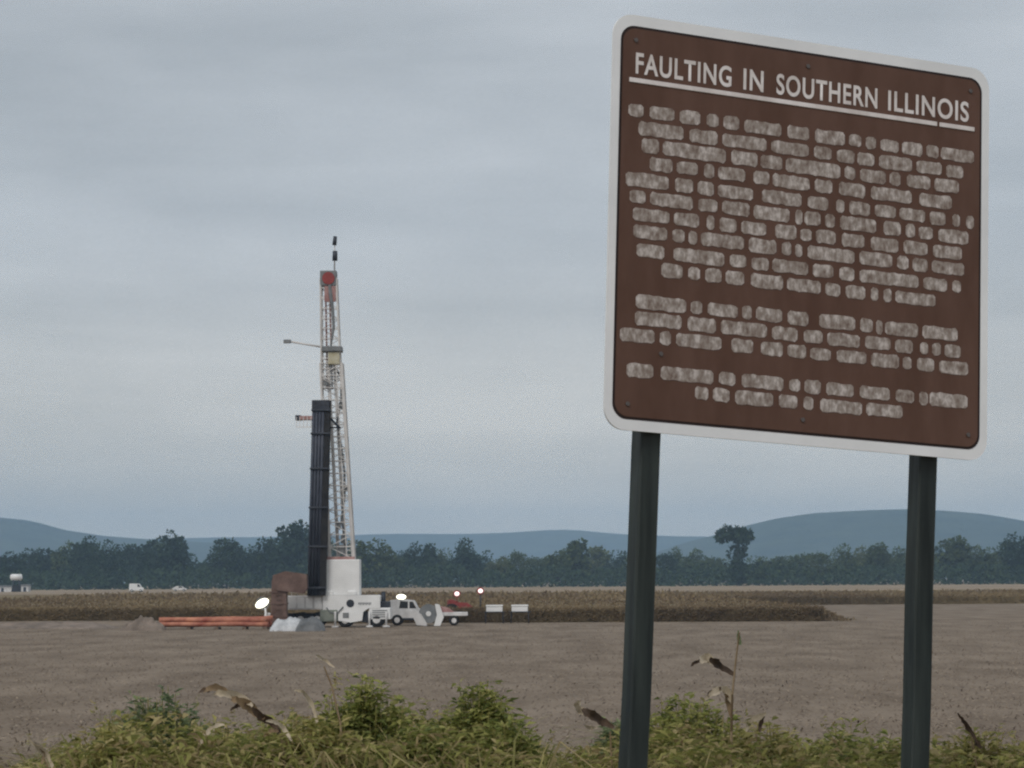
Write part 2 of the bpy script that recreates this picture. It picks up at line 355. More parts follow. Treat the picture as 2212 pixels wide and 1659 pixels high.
# side face at the corner
for i in range(40):
    y0 = 197+i*115/40; y1 = 197+(i+1)*115/40
    mb.add([(XC-.1, y0, 0), (XC-.1, y1, 0), (XC-.1, y1, .8), (XC-.1, y0, .8)], [(0,1,2,3)])
def cropleaf(x, y, z, s=1):
    mb.leaf(Vector((x, y, z)), Vector((random.uniform(-1,1), random.uniform(-1,1), random.uniform(-.6,1))), rv(), random.uniform(.09,.20)*s, random.uniform(.05,.11)*s, .3)
for k in range(42000):
    x = random.uniform(-48, XC+.1); cropleaf(x, cfront(min(x, XC-.01))+abs(random.gauss(0,.5)), random.uniform(.02,1.0))
for k in range(30000):
    x = random.uniform(-60, XC+.1); d = 200*random.random()**2.2; cropleaf(x, cfront(min(x, XC-.01))+d, .78+.12*nv(x*.9, d*.6)+random.uniform(0,.22), 1+d/60)
for k in range(9000):
    x = random.uniform(XC, 70); cropleaf(x, cfront(x)+abs(random.gauss(0,.6)), random.uniform(.02,1.0), 1.3)
for k in range(9000):
    x = random.uniform(XC, 75); d = 90*random.random()**2; cropleaf(x, cfront(x)+d, .8+random.uniform(0,.22), 1.4+d/60)
for k in range(900):                                             # ragged corner of the block
    r_ = abs(random.gauss(0, .9)); cropleaf(XC+r_, 198.5+random.gauss(0, 1.2), random.uniform(.02, max(.1, .9-.45*r_)), 1.1)
for k in range(2500): cropleaf(XC+random.uniform(-.2,.25), random.uniform(197,312), random.uniform(.02,1.0), 1.2)
tag(mb.build('standing_crop', M['crop']), 'brown ripe crop standing behind the drill site', 'crop', kind='stuff')

# straw and stubble lying on the tilled field
mb = MB()
for k in range(42000):
    D = 45+150*random.random()**1.6; x = random.uniform(-.185, .185)*D
    z = .05*nv(x*.11, D*.07)+.03*nv(x*.4, D*.3) if D < 190 else 0
    mb.leaf(Vector((x, D, z+random.uniform(.01,.05))), Vector((random.uniform(-1,1), random.uniform(-1,1), random.uniform(0,.5))), Vector((random.uniform(-.5,.5), -.4, 1)), random.uniform(.05,.16), random.uniform(.015,.05), .1)
tag(mb.build('crop_residue', M['straw']), 'bits of straw scattered over the tilled brown field', 'straw', kind='stuff')

# ---------------------------------------------------------------- drill rig
RD = 185.0; S = RD/FPX; RX = gx(740, RD)
X_ = lambda px: (px-740)*S
Z_ = lambda py: (1354-py)*S
rig = thing('drill_rig', (RX, RD, 0), 'white truck-mounted drill rig with tall lattice mast standing in the field', 'drill rig')
MB().box(X_(612), X_(843), -.45, .45, .62, .9, .03).build('chassis', M['dark'], rig)
d = MB().box(X_(619), X_(699), -1.15, 1.15, 1.12, 2.0, .04); d.box(X_(616), X_(622), -1.2, 1.2, 1.5, 1.95, .02)
dk = d.build('deck', M['white_dirty'], rig)
for k in range(4): MB().box(X_(628+18*k), X_(642+18*k), -1.175, -1.15, 1.22, 1.88, .008).build('deck_panel', M['white'], dk)
b = MB().prism([(X_(700), .95), (X_(786), .95), (X_(797), 1.18), (X_(823), 1.18), (X_(823), 1.95), (X_(818), 2.02), (X_(700), 2.02)], -1.2, 1.2)
body = b.build('body', M['white'], rig)
MB().box(X_(694), X_(732), -1.24, 1.1, .36, 1.12, .06).build('side_tank', M['greygreen'], rig)
MB().prism([(X_(733), .42), (X_(760), .30), (X_(784), .42), (X_(787), 1.0), (X_(733), 1.0)], -1.22, 1.05).build('side_skirt', M['white'], rig)
eb = MB().box(X_(799), X_(845), -1.18, 1.1, .48, 1.22, .05).build('engine_box', M['white'], rig)
for k in range(4): MB().box(X_(806), X_(838), -1.2, -1.18, .62+.13*k, .68+.13*k, .005).build('louvre', M['grey'], eb)
# round mark and the smudged lettering on the side
ln = MB(); ln.rod((X_(759), -1.215, Z_(1303)), (X_(759), -1.2, Z_(1303)), .25, n=24); ln.build('round_mark', M['dark'], body)
lt = MB()
for k in range(9): lt.box(X_(776+3.2*k), X_(778.2+3.2*k), -1.212, -1.2, Z_(1305.5)-.03*(k % 2), Z_(1301), 0)
lt.build('lettering', M['grey'], body)
MB().box(X_(743), X_(756), -1.235, -1.22, .58, .92, .01).build('hatch', M['grey'], rig)
for px in (787, 794): MB().box(X_(px-3), X_(px+3), -1.0, -.7, .3, 1.0, .02).build('step_frame', M['dark'], rig)
def wheel(parent, x, y, r, wd):
    t = MB(); t.rod((x, y-wd/2, r), (x, y+wd/2, r), r, n=28); t.rod((x, y-wd/2-.03, r), (x, y-wd/2, r), r*.8, r*.95, n=28)
    wo = t.build('wheel', M['black'], parent)
    MB().rod((x, y-wd/2-.06, r), (x, y-wd/2-.02, r), r*.5, n=20).build('rim', M['white_dirty'], wo)
for px in (652, 688, 748, 815):
    for y in (-.95, .95): wheel(rig, X_(px), y, .48, .34)
for px in (727, 800, 836):
    j = MB(); j.rod((X_(px), -1.3, .1), (X_(px), -1.3, 1.0), .07); j.rod((X_(px), -1.3, 0), (X_(px), -1.3, .1), .26, .2, 12)
    j.build('outrigger', M['white_dirty'], rig)
h = MB().box(X_(706), X_(779), -1.0, .95, 2.02, 4.28, .05).build('winch_housing', M['white'], rig)
MB().box(X_(702), X_(722), -1.1, -.8, 2.02, 2.3, .05).build('foot_bracket', M['white'], rig)
MB().box(X_(752), X_(772), -1.12, -.8, 2.02, 2.28, .05).build('foot_bracket', M['white'], rig)
MB().rod((X_(829), -.6, 1.3), (X_(829), -.6, 2.25), .16, .13, 12).build('exhaust', M['dark'], rig)
MB().box(X_(822), X_(843), -.9, .6, 1.22, 1.62, .05).build('radiator', M['dark'], rig)
q = MB(); q.path([(X_(708), -1.24, 1.25), (X_(716), -1.26, .95), (X_(730), -1.27, .85), (X_(744), -1.25, 1.3)], [.035]*4, 6); q.build('hydraulic_hose', M['grey'], rig)
q = MB()
for k in range(7): q.rod((X_(620+13*k), -1.1, 2.0), (X_(620+13*k), -1.1, 2.75), .022, n=5)
for z in (2.4, 2.75): q.rod((X_(620), -1.1, z), (X_(698), -1.1, z), .022, n=5)
q.build('guard_rail', M['white_dirty'], rig)
# mast: two telescoped lattice sections raking slightly to the left
def lattice(name, pb, pt, yb, yt, db, dt, nb, leg, brace, mt):
    """pb, pt: left and right pixel edges at foot and head"""
    zb, zt = Z_(yb), Z_(yt)
    def P(t, sx, sy):
        x0 = X_(pb[0])+(X_(pt[0])-X_(pb[0]))*t; x1 = X_(pb[1])+(X_(pt[1])-X_(pb[1]))*t; dd = db+(dt-db)*t
        return Vector((x0 if sx < 0 else x1, sy*dd/2, zb+(zt-zb)*t))
    sec = link(name, None, rig)
    for sx in (-1, 1):
        for sy in (-1, 1): MB().rod(P(0,sx,sy), P(1,sx,sy), leg, n=4).build('leg', mt, sec)
    for k in range(nb):
        t0, t1 = k/nb, (k+1)/nb
        q = MB()
        for sy in (-1, 1):
            a, b2 = ((-1, 1) if (k+(sy > 0)) % 2 else (1, -1))
            q.rod(P(t0,a,sy), P(t1,b2,sy), brace, n=4); q.rod(P(t1,-1,sy), P(t1,1,sy), brace, n=4)
        for sx in (-1, 1):
            q.rod(P(t0,sx,-1 if k % 2 else 1), P(t1,sx,1 if k % 2 else -1), brace, n=4); q.rod(P(t1,sx,-1), P(t1,sx,1), brace, n=4)
        q.build('brace_bay', mt, sec)
    return sec, P
lo, PL = lattice('lower_mast', (713,766), (694,741), 1208, 785, 1.35, 1.05, 16, .085, .034, M['mast'])
up, PU = lattice('upper_mast', (697,739), (695,729), 840, 600, .95, .85, 11, .075, .032, M['mast'])
g_ = MB()                                                       # pale feed tubes, cables and ladder inside the mast
for fx, r in ((.34,.11), (.62,.09)):
    a, b2 = PL(0,-1,1), PL(0,1,1); c_, d_ = PL(1,-1,1), PL(1,1,1)
    g_.rod(a.lerp(b2, fx)+Vector((0,-.5,0)), c_.lerp(d_, fx)+Vector((0,-.5,0)), r, n=8)
g_.build('feed_tube', M['mast'], lo)
g_ = MB()
for k in range(46):
    t = k/46; a = PL(t,-1,-1).lerp(PL(t,1,-1), .72); b2 = PL(t,-1,-1).lerp(PL(t,1,-1), .93)
    g_.rod(a, b2, .022, n=4, cap=False)
for fx in (.72, .93): g_.rod(PL(0,-1,-1).lerp(PL(0,1,-1), fx), PL(1,-1,-1).lerp(PL(1,1,-1), fx), .035, n=4)
g_.build('ladder', M['mast'], lo)
g_ = MB(); hp = [PL(t,-1,0).lerp(PL(t,1,0), f) for t, f in ((.02,.55),(.1,.7),(.2,.55),(.32,.75),(.45,.8),(.58,.72),(.7,.6),(.82,.85),(.93,.9),(.99,.6))]
g_.path(hp, [.07]*len(hp), 6); g_.build('hose', M['grey'], lo)
for t, f, s_ in ((.05,.5,.30), (.10,.62,.26), (.17,.45,.2), (.36,.85,.20), (.52,.75,.2), (.78,.85,.22), (.9,.2,.2)):
    c = PL(t,-1,-1).lerp(PL(t,1,-1), f); MB().box(c.x-s_*.7, c.x+s_*.7, c.y+.1, c.y+.4, c.z-s_, c.z+s_, .03).build('valve_block', M['grey'], lo)
g_ = MB(); hp = [PU(t,-1,-1).lerp(PU(t,1,-1), f) for t, f in ((.98,.55),(.85,.6),(.7,.7),(.55,.72),(.4,.55),(.2,.5),(.0,.55))]
g_.path(hp, [.11,.14,.1,.09,.06,.06,.06], 7); g_.build('cable_bundle', M['grey'], up)
g_ = MB()
for f in (.25, .5): g_.rod(PU(0,-1,1).lerp(PU(0,1,1), f), PU(1,-1,1).lerp(PU(1,1,1), f), .06, n=6)
g_.build('feed_tube', M['redbrown'], up)
cb = MB().box(X_(693.5), X_(729.5), -.5, .5, Z_(617), Z_(584), .05).build('crown_block', M['grey'], rig)
for yy in (-.56, .5): MB().rod((X_(712), yy, Z_(601)), (X_(712), yy+.06, Z_(601)), .40, n=24).build('sheave', M['red'], cb)
MB().box(X_(703), X_(728), -.48, -.40, Z_(652), Z_(618), .02).build('red_plate', M['redbrown'], rig)
MB().box(X_(698), X_(741), -.75, .75, Z_(760), Z_(749), .03).build('cross_beam', M['grey'], rig)
MB().box(X_(711), X_(736), -.62, .3, Z_(788), Z_(761), .04).build('rotary_head', M['yellow'], rig)
jb = MB().rod((X_(700), -.2, Z_(750)), (X_(622), -.2, Z_(736)), .06, n=6).build('jib', M['mast'], rig)
MB().box(X_(614), X_(630), -.32, -.08, Z_(741), Z_(733), .03).build('jib_head', M['grey'], jb)
an = MB().rod((X_(724), 0, Z_(586)), (X_(725), 0, Z_(508)), .05, .03, 6).build('aerial', M['white_dirty'], rig)
MB().rod((X_(725), 0, Z_(561)), (X_(725.5), 0, Z_(540)), .17, .15, 10).build('aerial_drum', M['dark'], an)
MB().rod((X_(724), 0, Z_(527)), (X_(726), 0, Z_(508)), .14, .12, 10).build('aerial_drum', M['dark'], an)
# dark pipe rack left of the mast
rk = link('pipe_rack', None, rig)
RB, RTOP = (X_(685), -1.1, 2.0), (X_(697), -1.1, Z_(868))
def rackp(t, ox, oy): return Vector((RB[0]+(RTOP[0]-RB[0])*t+ox, RB[1]+oy, RB[2]+(RTOP[2]-RB[2])*t))
for k in range(4):
    for q in range(3): MB().rod(rackp(.0, -.43+.2*k, -.35+.2*q), rackp(.985-.01*((k+q) % 3), -.43+.2*k, -.35+.2*q), .098, n=10).build('drill_pipe', M['slate'], rk)
g_ = MB()
for ox in (.34, .54): g_.rod(rackp(0, ox, -.3), rackp(1, ox, -.3), .14, n=4); g_.rod(rackp(0, ox, .2), rackp(1, ox, .2), .14, n=4)
g_.build('rack_rail', M['black'], rk)
for t in (.04, .25, .45, .65, .83, .95):
    a = rackp(t, 0, 0); MB().box(a.x-.58, a.x+.66, a.y-.52, a.y+.42, a.z-.05, a.z+.06, .02).build('rack_clamp', M['dark'], rk)
MB().box(X_(678), X_(716), -1.57, -.68, Z_(892), Z_(867), .05).build('rack_cap', M['dark'], rk)
pf = MB().box(X_(651), X_(680), -1.5, -.5, Z_(909), Z_(901), .02).build('work_platform', M['redbrown'], rig)
q = MB()
for px in (645, 652, 660, 668, 676): q.rod((X_(px), -1.48, Z_(926)), (X_(px), -1.48, Z_(903)), .03, n=4)
q.rod((X_(644), -1.48, Z_(925)), (X_(678), -1.48, Z_(925)), .035, n=4); q.build('handrail', M['white_dirty'], pf)
MB().box(X_(642), X_(654), -1.4, -.6, Z_(910), Z_(899), .03).build('platform_end', M['dark'], pf)
MB().rod((X_(716), -.6, Z_(905)), (X_(736), -.7, Z_(926)), .07, n=6).build('clamp_arm', M['dark'], rig)
MB().rod((X_(716), -.6, Z_(925)), (X_(738), -.7, Z_(925)), .05, n=6).build('clamp_arm', M['dark'], rig)
ft = MB().box(X_(703), X_(768), -.85, -.6, Z_(1212), Z_(1203), .03).build('mast_foot', M['redbrown'], rig)
MB().rod((X_(706), -.95, Z_(1211)), (X_(706), -.85, Z_(1211)), .14, n=14).build('highlight_disc', M['redbrown'], ft)  # added disc standing in for a small pinkish highlight on the foot beam
MB().box(X_(702), X_(706), -.9, .2, 2.0, Z_(1212), .03).build('side_guide', M['rust'], rig)

# rusty hopper left of the rig
hp = thing('rusty_hopper', (gx(604, 182), 182, 0), 'rusty brown steel hopper with overhanging head at the rear of the drill rig', 'hopper')
MB().prism([(-.55,0),(.50,0),(.46,2.3),(.40,3.0),(-.45,3.0)], -.5, .5).build('column', M['rust'], hp)
MB().prism([(-.40,2.95),(-.1,2.35),(1.55,2.15),(1.75,2.5),(1.72,3.35),(.4,3.55),(-.38,3.3)], -.62, .62).build('head', M['rust'], hp)
for z in (.7, 1.5, 2.2): MB().box(-.58, .53, -.54, .54, z, z+.08, .01).build('band', M['rust'], hp)
q = MB()
for z in range(8): q.rod((-.18, -.56, .3+.3*z), (.18, -.56, .3+.3*z), .02, n=4)
q.build('rung', M['wood'], hp)

# lit work light left of the hopper
def lens(parent, c, rx, rz_, tilt, mt, name='lens'):
    b = MB(); n = 20; u = Vector((math.cos(tilt), 0, math.sin(tilt))); v = Vector((-math.sin(tilt), 0, math.cos(tilt))); c = Vector(c); vs_ = [c+Vector((0,-.06,0))]
    fs = []
    for k, (f, yo) in enumerate(((.6,-.04), (1,.0))):
        for i in range(n): a = 2*math.pi*i/n; vs_.append(c+u*math.cos(a)*rx*f+v*math.sin(a)*rz_*f+Vector((0,yo,0)))
    for i in range(n):
        j = (i+1) % n; fs.append((0, 1+j, 1+i)); fs.append((1+i, 1+j, 1+n+j, 1+n+i))
    b.add(vs_, fs, True); return b.build(name, mt, parent)
wl = thing('work_light', (gx(569, 183), 183, 0), 'lit yellowish work light on a white stand left of the rusty hopper', 'work light')
MB().rod((.25, 0, 0), (.12, 0, 1.25), .09, .06, 8).build('stand', M['white'], wl)
for a in (0, 2.1, 4.2): MB().rod((.25, 0, .4), (.25+.45*math.cos(a), .45*math.sin(a), 0), .03, n=5).build('leg', M['white_dirty'], wl)
MB().box(.05, .45, .05, .4, .15, .95, .05).build('generator', M['white_dirty'], wl)
hb = MB(); hb.rod((-.05, .0, 1.55), (-.05, .28, 1.55), .42, .25, 18); hb.build('housing', M['grey'], wl)
lens(wl, (-.08, -.02, 1.55), .46, .26, .5, M['lamp'])

# tarpaulin-covered heaps in front
def heap(name, px0, px1, D, hgt, mt, label, cat, seed, depth=1.4, rough=.25):
    x0, x1 = gx(px0, D), gx(px1, D); mb = MB(); nx_, ny_ = 30, 18
    for j in range(ny_+1):
        for i in range(nx_+1):
            u, v = i/nx_*2-1, j/ny_*2-1; r = max(0, 1-abs(u)**2.4)*max(0, 1-abs(v)**2.2)
            h_ = hgt*(r**.6)*(1+rough*nv(u*2.3+seed, v*2.3)+rough*.6*nv(u*6, v*5+seed))
            mb.v.append(((x1-x0)/2*u*(1+.05*nv(v*3, seed)), depth*v, max(0, h_)-.02))
    for j in range(ny_):
        for i in range(nx_): k = j*(nx_+1)+i; mb.f.append((k, k+1, k+nx_+2, k+nx_+1)); mb.sm.append(True)
    o = mb.build(name, mt); o.location = ((x0+x1)/2, D, 0); return tag(o, label, cat)
heap('tarp_covered_heap', 584, 662, 172, .78, M['tarp'], 'pale grey tarp thrown over a low heap at the foot of the rusty hopper', 'tarp', 2, rough=.3)
heap('tarp_covered_heap', 640, 702, 171, .80, M['tarp_d'], 'dark grey domed tarp beside the pale one in front of the rig', 'tarp', 5, rough=.15)
heap('soil_heap', 262, 358, 176, .62, M['spoil_p'], 'pale brown soil heap at the left end of the orange pipes', 'soil heap', 9, rough=.6)
heap('soil_heap', -40, 250, 186, .34, M['spoil_p'], 'long low soil heap at the left edge of the field', 'soil heap', 13, depth=3, rough=.8)

# orange pipes lying on timber
PXL, PXR, PD = 334, 584, 178.0
xa, xb = gx(PXL, PD), gx(PXR, PD)
for ti, px in enumerate((350, 410, 470, 530, 575)):
    o = MB().box(-.12, .12, -.95, .95, 0, .16, .015).build('timber_bearer', M['wood']); o.location = (gx(px, PD), PD+.1, 0)
    tag(o, ['first','second','third','fourth','fifth'][ti]+' short dark timber from the left under the orange pipes', 'timber', 'timbers under the orange pipes')
def pipe(y, z, dx0, dx1, which, tilt=0.):
    L_ = (xb-xa)+dx1-dx0; b = MB(); n = 14; sd0 = random.uniform(0, 50); ring = 14
    for j in range(ring+1):
        t = j/ring; r_ = .14+(.03 if j == 0 or j == ring else 0); yo = .07*nv(t*3.5, sd0); zo = max(-.02, .06*nv(t*4.5+9, sd0))
        for i in range(n): a_ = 2*math.pi*i/n; b.v.append((L_*t, yo+r_*math.cos(a_), zo+r_*math.sin(a_)))
    for j in range(ring):
        for i in range(n): b.f.append((j*n+i, j*n+(i+1) % n, (j+1)*n+(i+1) % n, (j+1)*n+i)); b.sm.append(True)
    b.f += [tuple(range(n-1, -1, -1)), tuple(ring*n+i for i in range(n))]; b.sm += [False]*2
    o = b.build('orange_pipe', M['orange']); o.location = (xa+dx0, PD+y, z); o.rotation_euler = (0, tilt, 0)
    return tag(o, which+' long orange pipe in the low stack left of the rusty hopper', 'pipe', 'orange pipes stacked left of the rig')
for k in range(4): pipe(-.5+.34*k, .16+.165, random.uniform(-.2,.3), random.uniform(-.2,.2), ['front lower','second lower','third lower','rear lower'][k])
for k in range(3): pipe(-.33+.34*k, .16+.165+.285, random.uniform(.2,1.0), random.uniform(-.3,.2), ['front upper','middle upper','rear upper'][k], random.uniform(-.012,.004))

# ---------------------------------------------------------------- vehicles right of the rig
def vehicle(name, px, D, label, cat, prof, wd, wheels, wins, mt, flip=1, lights=None, rz=0, trim=None):
    t = thing(name, (gx(px, D), D, 0), label, cat, None, rz)
    pr = [(x*flip, z) for x, z in prof]
    if flip < 0: pr.reverse()
    b = MB().prism(pr, -wd/2, wd/2).build('body', mt, t)
    for x, r in wheels:
        for y in (-wd/2+.08, wd/2-.08): wheel(t, x*flip, y, r, .24)
    for w_ in wins:
        b2 = MB(); q_ = [(x*flip, z) for x, z in w_]
        if flip < 0: q_.reverse()
        b2.prism(q_, -wd/2-.008, wd/2+.008); b2.build('window', M['glass'], t)
    return t
D1 = 190
tr = vehicle('white_truck', 884, D1, 'white service truck with a lit lamp on top, parked right of the drill rig', 'truck',
  [(-1.25,.45),(1.25,.45),(1.28,.95),(1.0,1.05),(.62,1.10),(.35,1.62),(-.55,1.72),(-1.22,1.65),(-1.28,1.0)], 1.8, [(-.75,.36),(.8,.36)],
  [[(.05,1.12),(.50,1.12),(.28,1.54),(.05,1.56)], [(-.62,1.12),(-.05,1.12),(-.05,1.56),(-.55,1.6)]], M['white_dirty'])
MB().box(-1.32, 1.32, -.92, .92, .36, .5, .03).build('bumper', M['dark'], tr)
MB().box(-.72, -.28, -.2, .2, 1.70, 1.8, .02).build('lamp_mount', M['grey'], tr)
lens(tr, (-.5, -.42, 1.86), .32, .17, .0, M['lamp'], 'lamp')
rl = thing('hose_reel', (gx(926, 188), 188, 0), 'dark hose reel with white flanges beside the white service truck', 'hose reel')
MB().rod((0,-.35,.78), (0,.35,.78), .5, n=26).build('drum', M['dark'], rl)
for y in (-.42, .36): MB().rod((0,y,.78), (0,y+.06,.78), .62, n=26).build('flange', M['grey'], rl)
MB().rod((0,-.46,.78), (0,-.42,.78), .17, n=16).build('hub', M['white'], rl)
MB().prism([(-.75,.05),(-.1,.0),(-.1,.16),(-.45,.75),(-.95,1.05),(-1.15,.9)], -.5, .45).build('shield', M['white_dirty'], rl)
MB().prism([(.35,0),(.75,0),(.98,.55),(.70,1.35),(.42,1.4),(.55,.7)], -.5, .5).build('frame', M['white'], rl)
tl = thing('flat_trailer', (gx(978, 189), 189, 0), 'low pale flatbed trailer between the hose reel and the white boxes', 'trailer')
MB().box(-.95, .98, -.8, .8, .62, .86, .03).build('bed', M['white_dirty'], tl)
MB().box(-1.5, -.95, -.06, .06, .60, .70, .01).build('drawbar', M['dark'], tl)
for y in (-.75, .75): wheel(tl, .1, y, .32, .2)
MB().prism([(-.9,.86),(.1,.86),(-.3,1.15),(-.85,1.25)], -.5, .5).build('load', M['redbrown'], tl)
# red machine with two lit lamps behind the crop edge
D2 = 214
rm = thing('red_tractor', (gx(992, D2), D2, 0), 'small red tractor with two lit white lamps standing behind the crop edge', 'tractor')
MB().prism([(-.9,.55),(.9,.55),(1.0,.95),(.6,1.25),(-.05,1.30),(-.5,1.52),(-.85,1.45)], -.5, .5).build('hood', M['red'], rm)
for x, r in ((-.55,.6), (.8,.4)):
    for y in (-.65, .65): wheel(rm, x, y, r, .3)
MB().rod((-.15, -.5, 1.3), (-.15, -.5, 1.9), .04, n=6).build('post', M['red'], rm)
MB().rod((1.58, -.4, .5), (1.58, -.4, 2.0), .05, n=6).build('post', M['dark'], rm)
MB().box(.7, 1.62, -.45, -.3, .6, .72, .02).build('outrigger_beam', M['dark'], rm)
for x, z in ((-.15, 1.92), (1.58, 2.12)):
    q = MB().rod((x, -.52, z), (x, -.3, z), .27, .16, 14).build('lamp_housing', M['red'], rm)  # wide red housing, its paint also imitating the red glow around the lamp
    lens(q, (x, -.54, z), .18, .16, 0, M['lamp_p'], 'lamp')
# two white boxes on dark folding tables
for px, nm, rz_ in ((1068, 'left of the two white boxes on dark tables in front of the crop', .05), (1123, 'right of the two white boxes on dark tables in front of the crop', -.04)):
    D3 = 195.5
    tb = thing('folding_table', (gx(px, D3), D3, 0), 'dark folding table under the '+nm[:5].strip()+' white box', 'table', 'dark folding tables', rz_)
    MB().box(-.7, .7, -.4, .4, .74, .79, .01).build('table_top', M['dark'], tb)
    for x in (-.6, .6):
        for y in (-.33, .33): MB().rod((x, y, 0), (x*.95, y, .74), .025, n=6).build('leg', M['dark'], tb)
    bx = thing('white_box', (gx(px, D3), D3, .79), nm, 'box', 'white boxes on the tables', rz_)
    MB().box(-.54, .54, -.3, .3, 0, .34, .04).build('tub', M['white'], bx)
    MB().box(-.57, .57, -.33, .33, .34, .46, .04).build('lid', M['white'], bx)
    for x in (-.56, .54): MB().box(x, x+.03, -.1, .1, .18, .23, .005).build('handle', M['grey'], bx)

# ---------------------------------------------------------------- far white things by the tree row
D4 = 860
tk = thing('elevated_tank', (gx(35, D4), D4, 0), 'small white tank on a dark stand at the far left edge', 'tank')
q = MB(); q.rod((-1.5, 0, 4.3), (1.5, 0, 4.3), .95, n=18); q.rod((1.5,0,4.3), (1.75,0,4.3), .95, .5, 18); q.rod((-1.75,0,4.3), (-1.5,0,4.3), .5, .95, 18); q.build('tank_shell', M['white'], tk)
for x in (-1, 1):
    for y in (-.6, .6): MB().rod((x*1.2, y, 0), (x*.8, y*.8, 3.5), .16, n=6).build('leg', M['dark'], tk)
MB().box(-1.1, 1.1, -.8, .8, 0, 2.0, .1).build('pump_box', M['black'], tk)
for px, ww, hh, lab, rc in ((8, 5.5, 1.9, 'low pale shed at the far left edge beside the dark tank stand', 'grey'), (56, 2.2, 2.2, 'tiny pale shed right of the white tank on its stand', 'grey')):
    s_ = thing('low_shed', (gx(px, D4+8), D4+8, 0), lab, 'shed')
    MB().box(-ww/2, ww/2, -2, 2, 0, hh*.75, 0).build('wall', M['white_dirty'], s_)
    MB().prism([(-ww/2-.2,hh*.75),(ww/2+.2,hh*.75),(ww/2-.1,hh),(-ww/2+.1,hh)], -2.2, 2.2).build('roof', M[rc], s_)
    MB().box(-.4, .4, -2.03, -2, 0, hh*.6, 0).build('door', M['dark'], s_)
D5 = 800
vehicle('white_van', 295, D5, 'white van far off in front of the tree row left of the rig', 'van',
  [(-1.9,.4),(1.9,.4),(1.95,1.1),(1.35,1.3),(.8,2.25),(-1.85,2.3),(-1.95,1.2)], 1.9, [(-1.2,.36),(1.25,.36)], [[(.35,1.35),(1.2,1.35),(.75,2.05),(.35,2.05)]], M['white'])
vehicle('grey_car', 388, D5+30, 'pale grey car far off right of the white van', 'car',
  [(-1.9,.35),(1.9,.35),(1.95,.8),(1.2,.95),(.6,1.45),(-.9,1.48),(-1.6,1.0),(-1.95,.95)], 1.7, [(-1.2,.32),(1.25,.32)], [[(-.2,.98),(1.0,.98),(.52,1.38),(-.2,1.4)]], M['white_dirty'])

# ---------------------------------------------------------------- interpretive sign
SW, SH = 1.7476, 1.62
lx = Vector((.89931,.43317,-.06006)); ly = Vector((.03424,.06717,.99715)); lz = Vector((.43597,-.89881,.04558))
ctr = Vector((1.15842, 11.41522, 4.32134))
DROP = -2.95                                                     # root sits on the ground below the panel
sg = thing('roadside_sign', (0,0,0), 'big brown and white roadside sign about faulting on two dark green posts', 'sign')
m = Matrix((lx, -lz, ly)).transposed().to_4x4(); m.translation = ctr+ly*DROP; sg.matrix_world = m
def rrect(x0, x1, z0, z1, r, n=8):
    p = []
    for cx_, cz_, a0 in ((x1-r, z1-r, 0), (x0+r, z1-r, 90), (x0+r, z0+r, 180), (x1-r, z0+r, 270)):
        for i in range(n+1): a = R(a0+90*i/n); p.append((cx_+r*math.cos(a), cz_+r*math.sin(a)))
    return p
u_ = lambda u: (u-.5)*SW
v_ = lambda v: -DROP+(.5-v)*SH
panel = MB().prism(rrect(u_(0), u_(1), v_(1), v_(0), .085)[::-1], -.004, .006).build('panel', M['s_white'], sg)
MB().prism(rrect(u_(.019), u_(.9785), v_(.974), v_(.027), .06)[::-1], -.0055, -.002).build('groove', M['s_edge'], panel)
MB().prism(rrect(u_(.0245), u_(.9725), v_(.968), v_(.0335), .054)[::-1], -.0075, -.003).build('face', M['s_brown'], panel)
for z in (.25, .75): MB().box(u_(.06), u_(.94), .006, .045, v_(z)-.03, v_(z)+.03, .004).build('back_rail', M['s_back'], sg)
for (tx, tz), (bx_, bz), lab in (((-.6384,-.81), (-.6666,-2.081), 1), ((.6288,-.818), (.6018,-2.039), 2)):
    k = (bx_-tx)/(bz-tz); hw = .043
    prof = [(-hw+.006,-hw),(hw-.006,-hw),(hw,-hw+.006),(hw,hw-.006),(hw-.006,hw),(-hw+.006,hw),(-hw,hw-.006),(-hw,-hw+.006)]
    z0, z1 = -DROP-3.2, -DROP+.55
    b = MB(); n = len(prof); segs = 8; vs_ = []; fs = []
    for j in range(segs+1):
        z = z0+(z1-z0)*j/segs; xx = tx+k*(z+DROP-tz)+.003*math.sin(j*2.1+lab)
        for px_, py_ in prof: vs_.append((xx+px_, .045+hw+py_+.001, z))
    for j in range(segs):
        for i in range(n): fs.append((j*n+i, j*n+(i+1) % n, (j+1)*n+(i+1) % n, (j+1)*n+i))
    fs.append(tuple(range(n-1, -1, -1))); fs.append(tuple(segs*n+i for i in range(n)))
    b.add(vs_, fs); b.build('post', M['s_post'], sg)
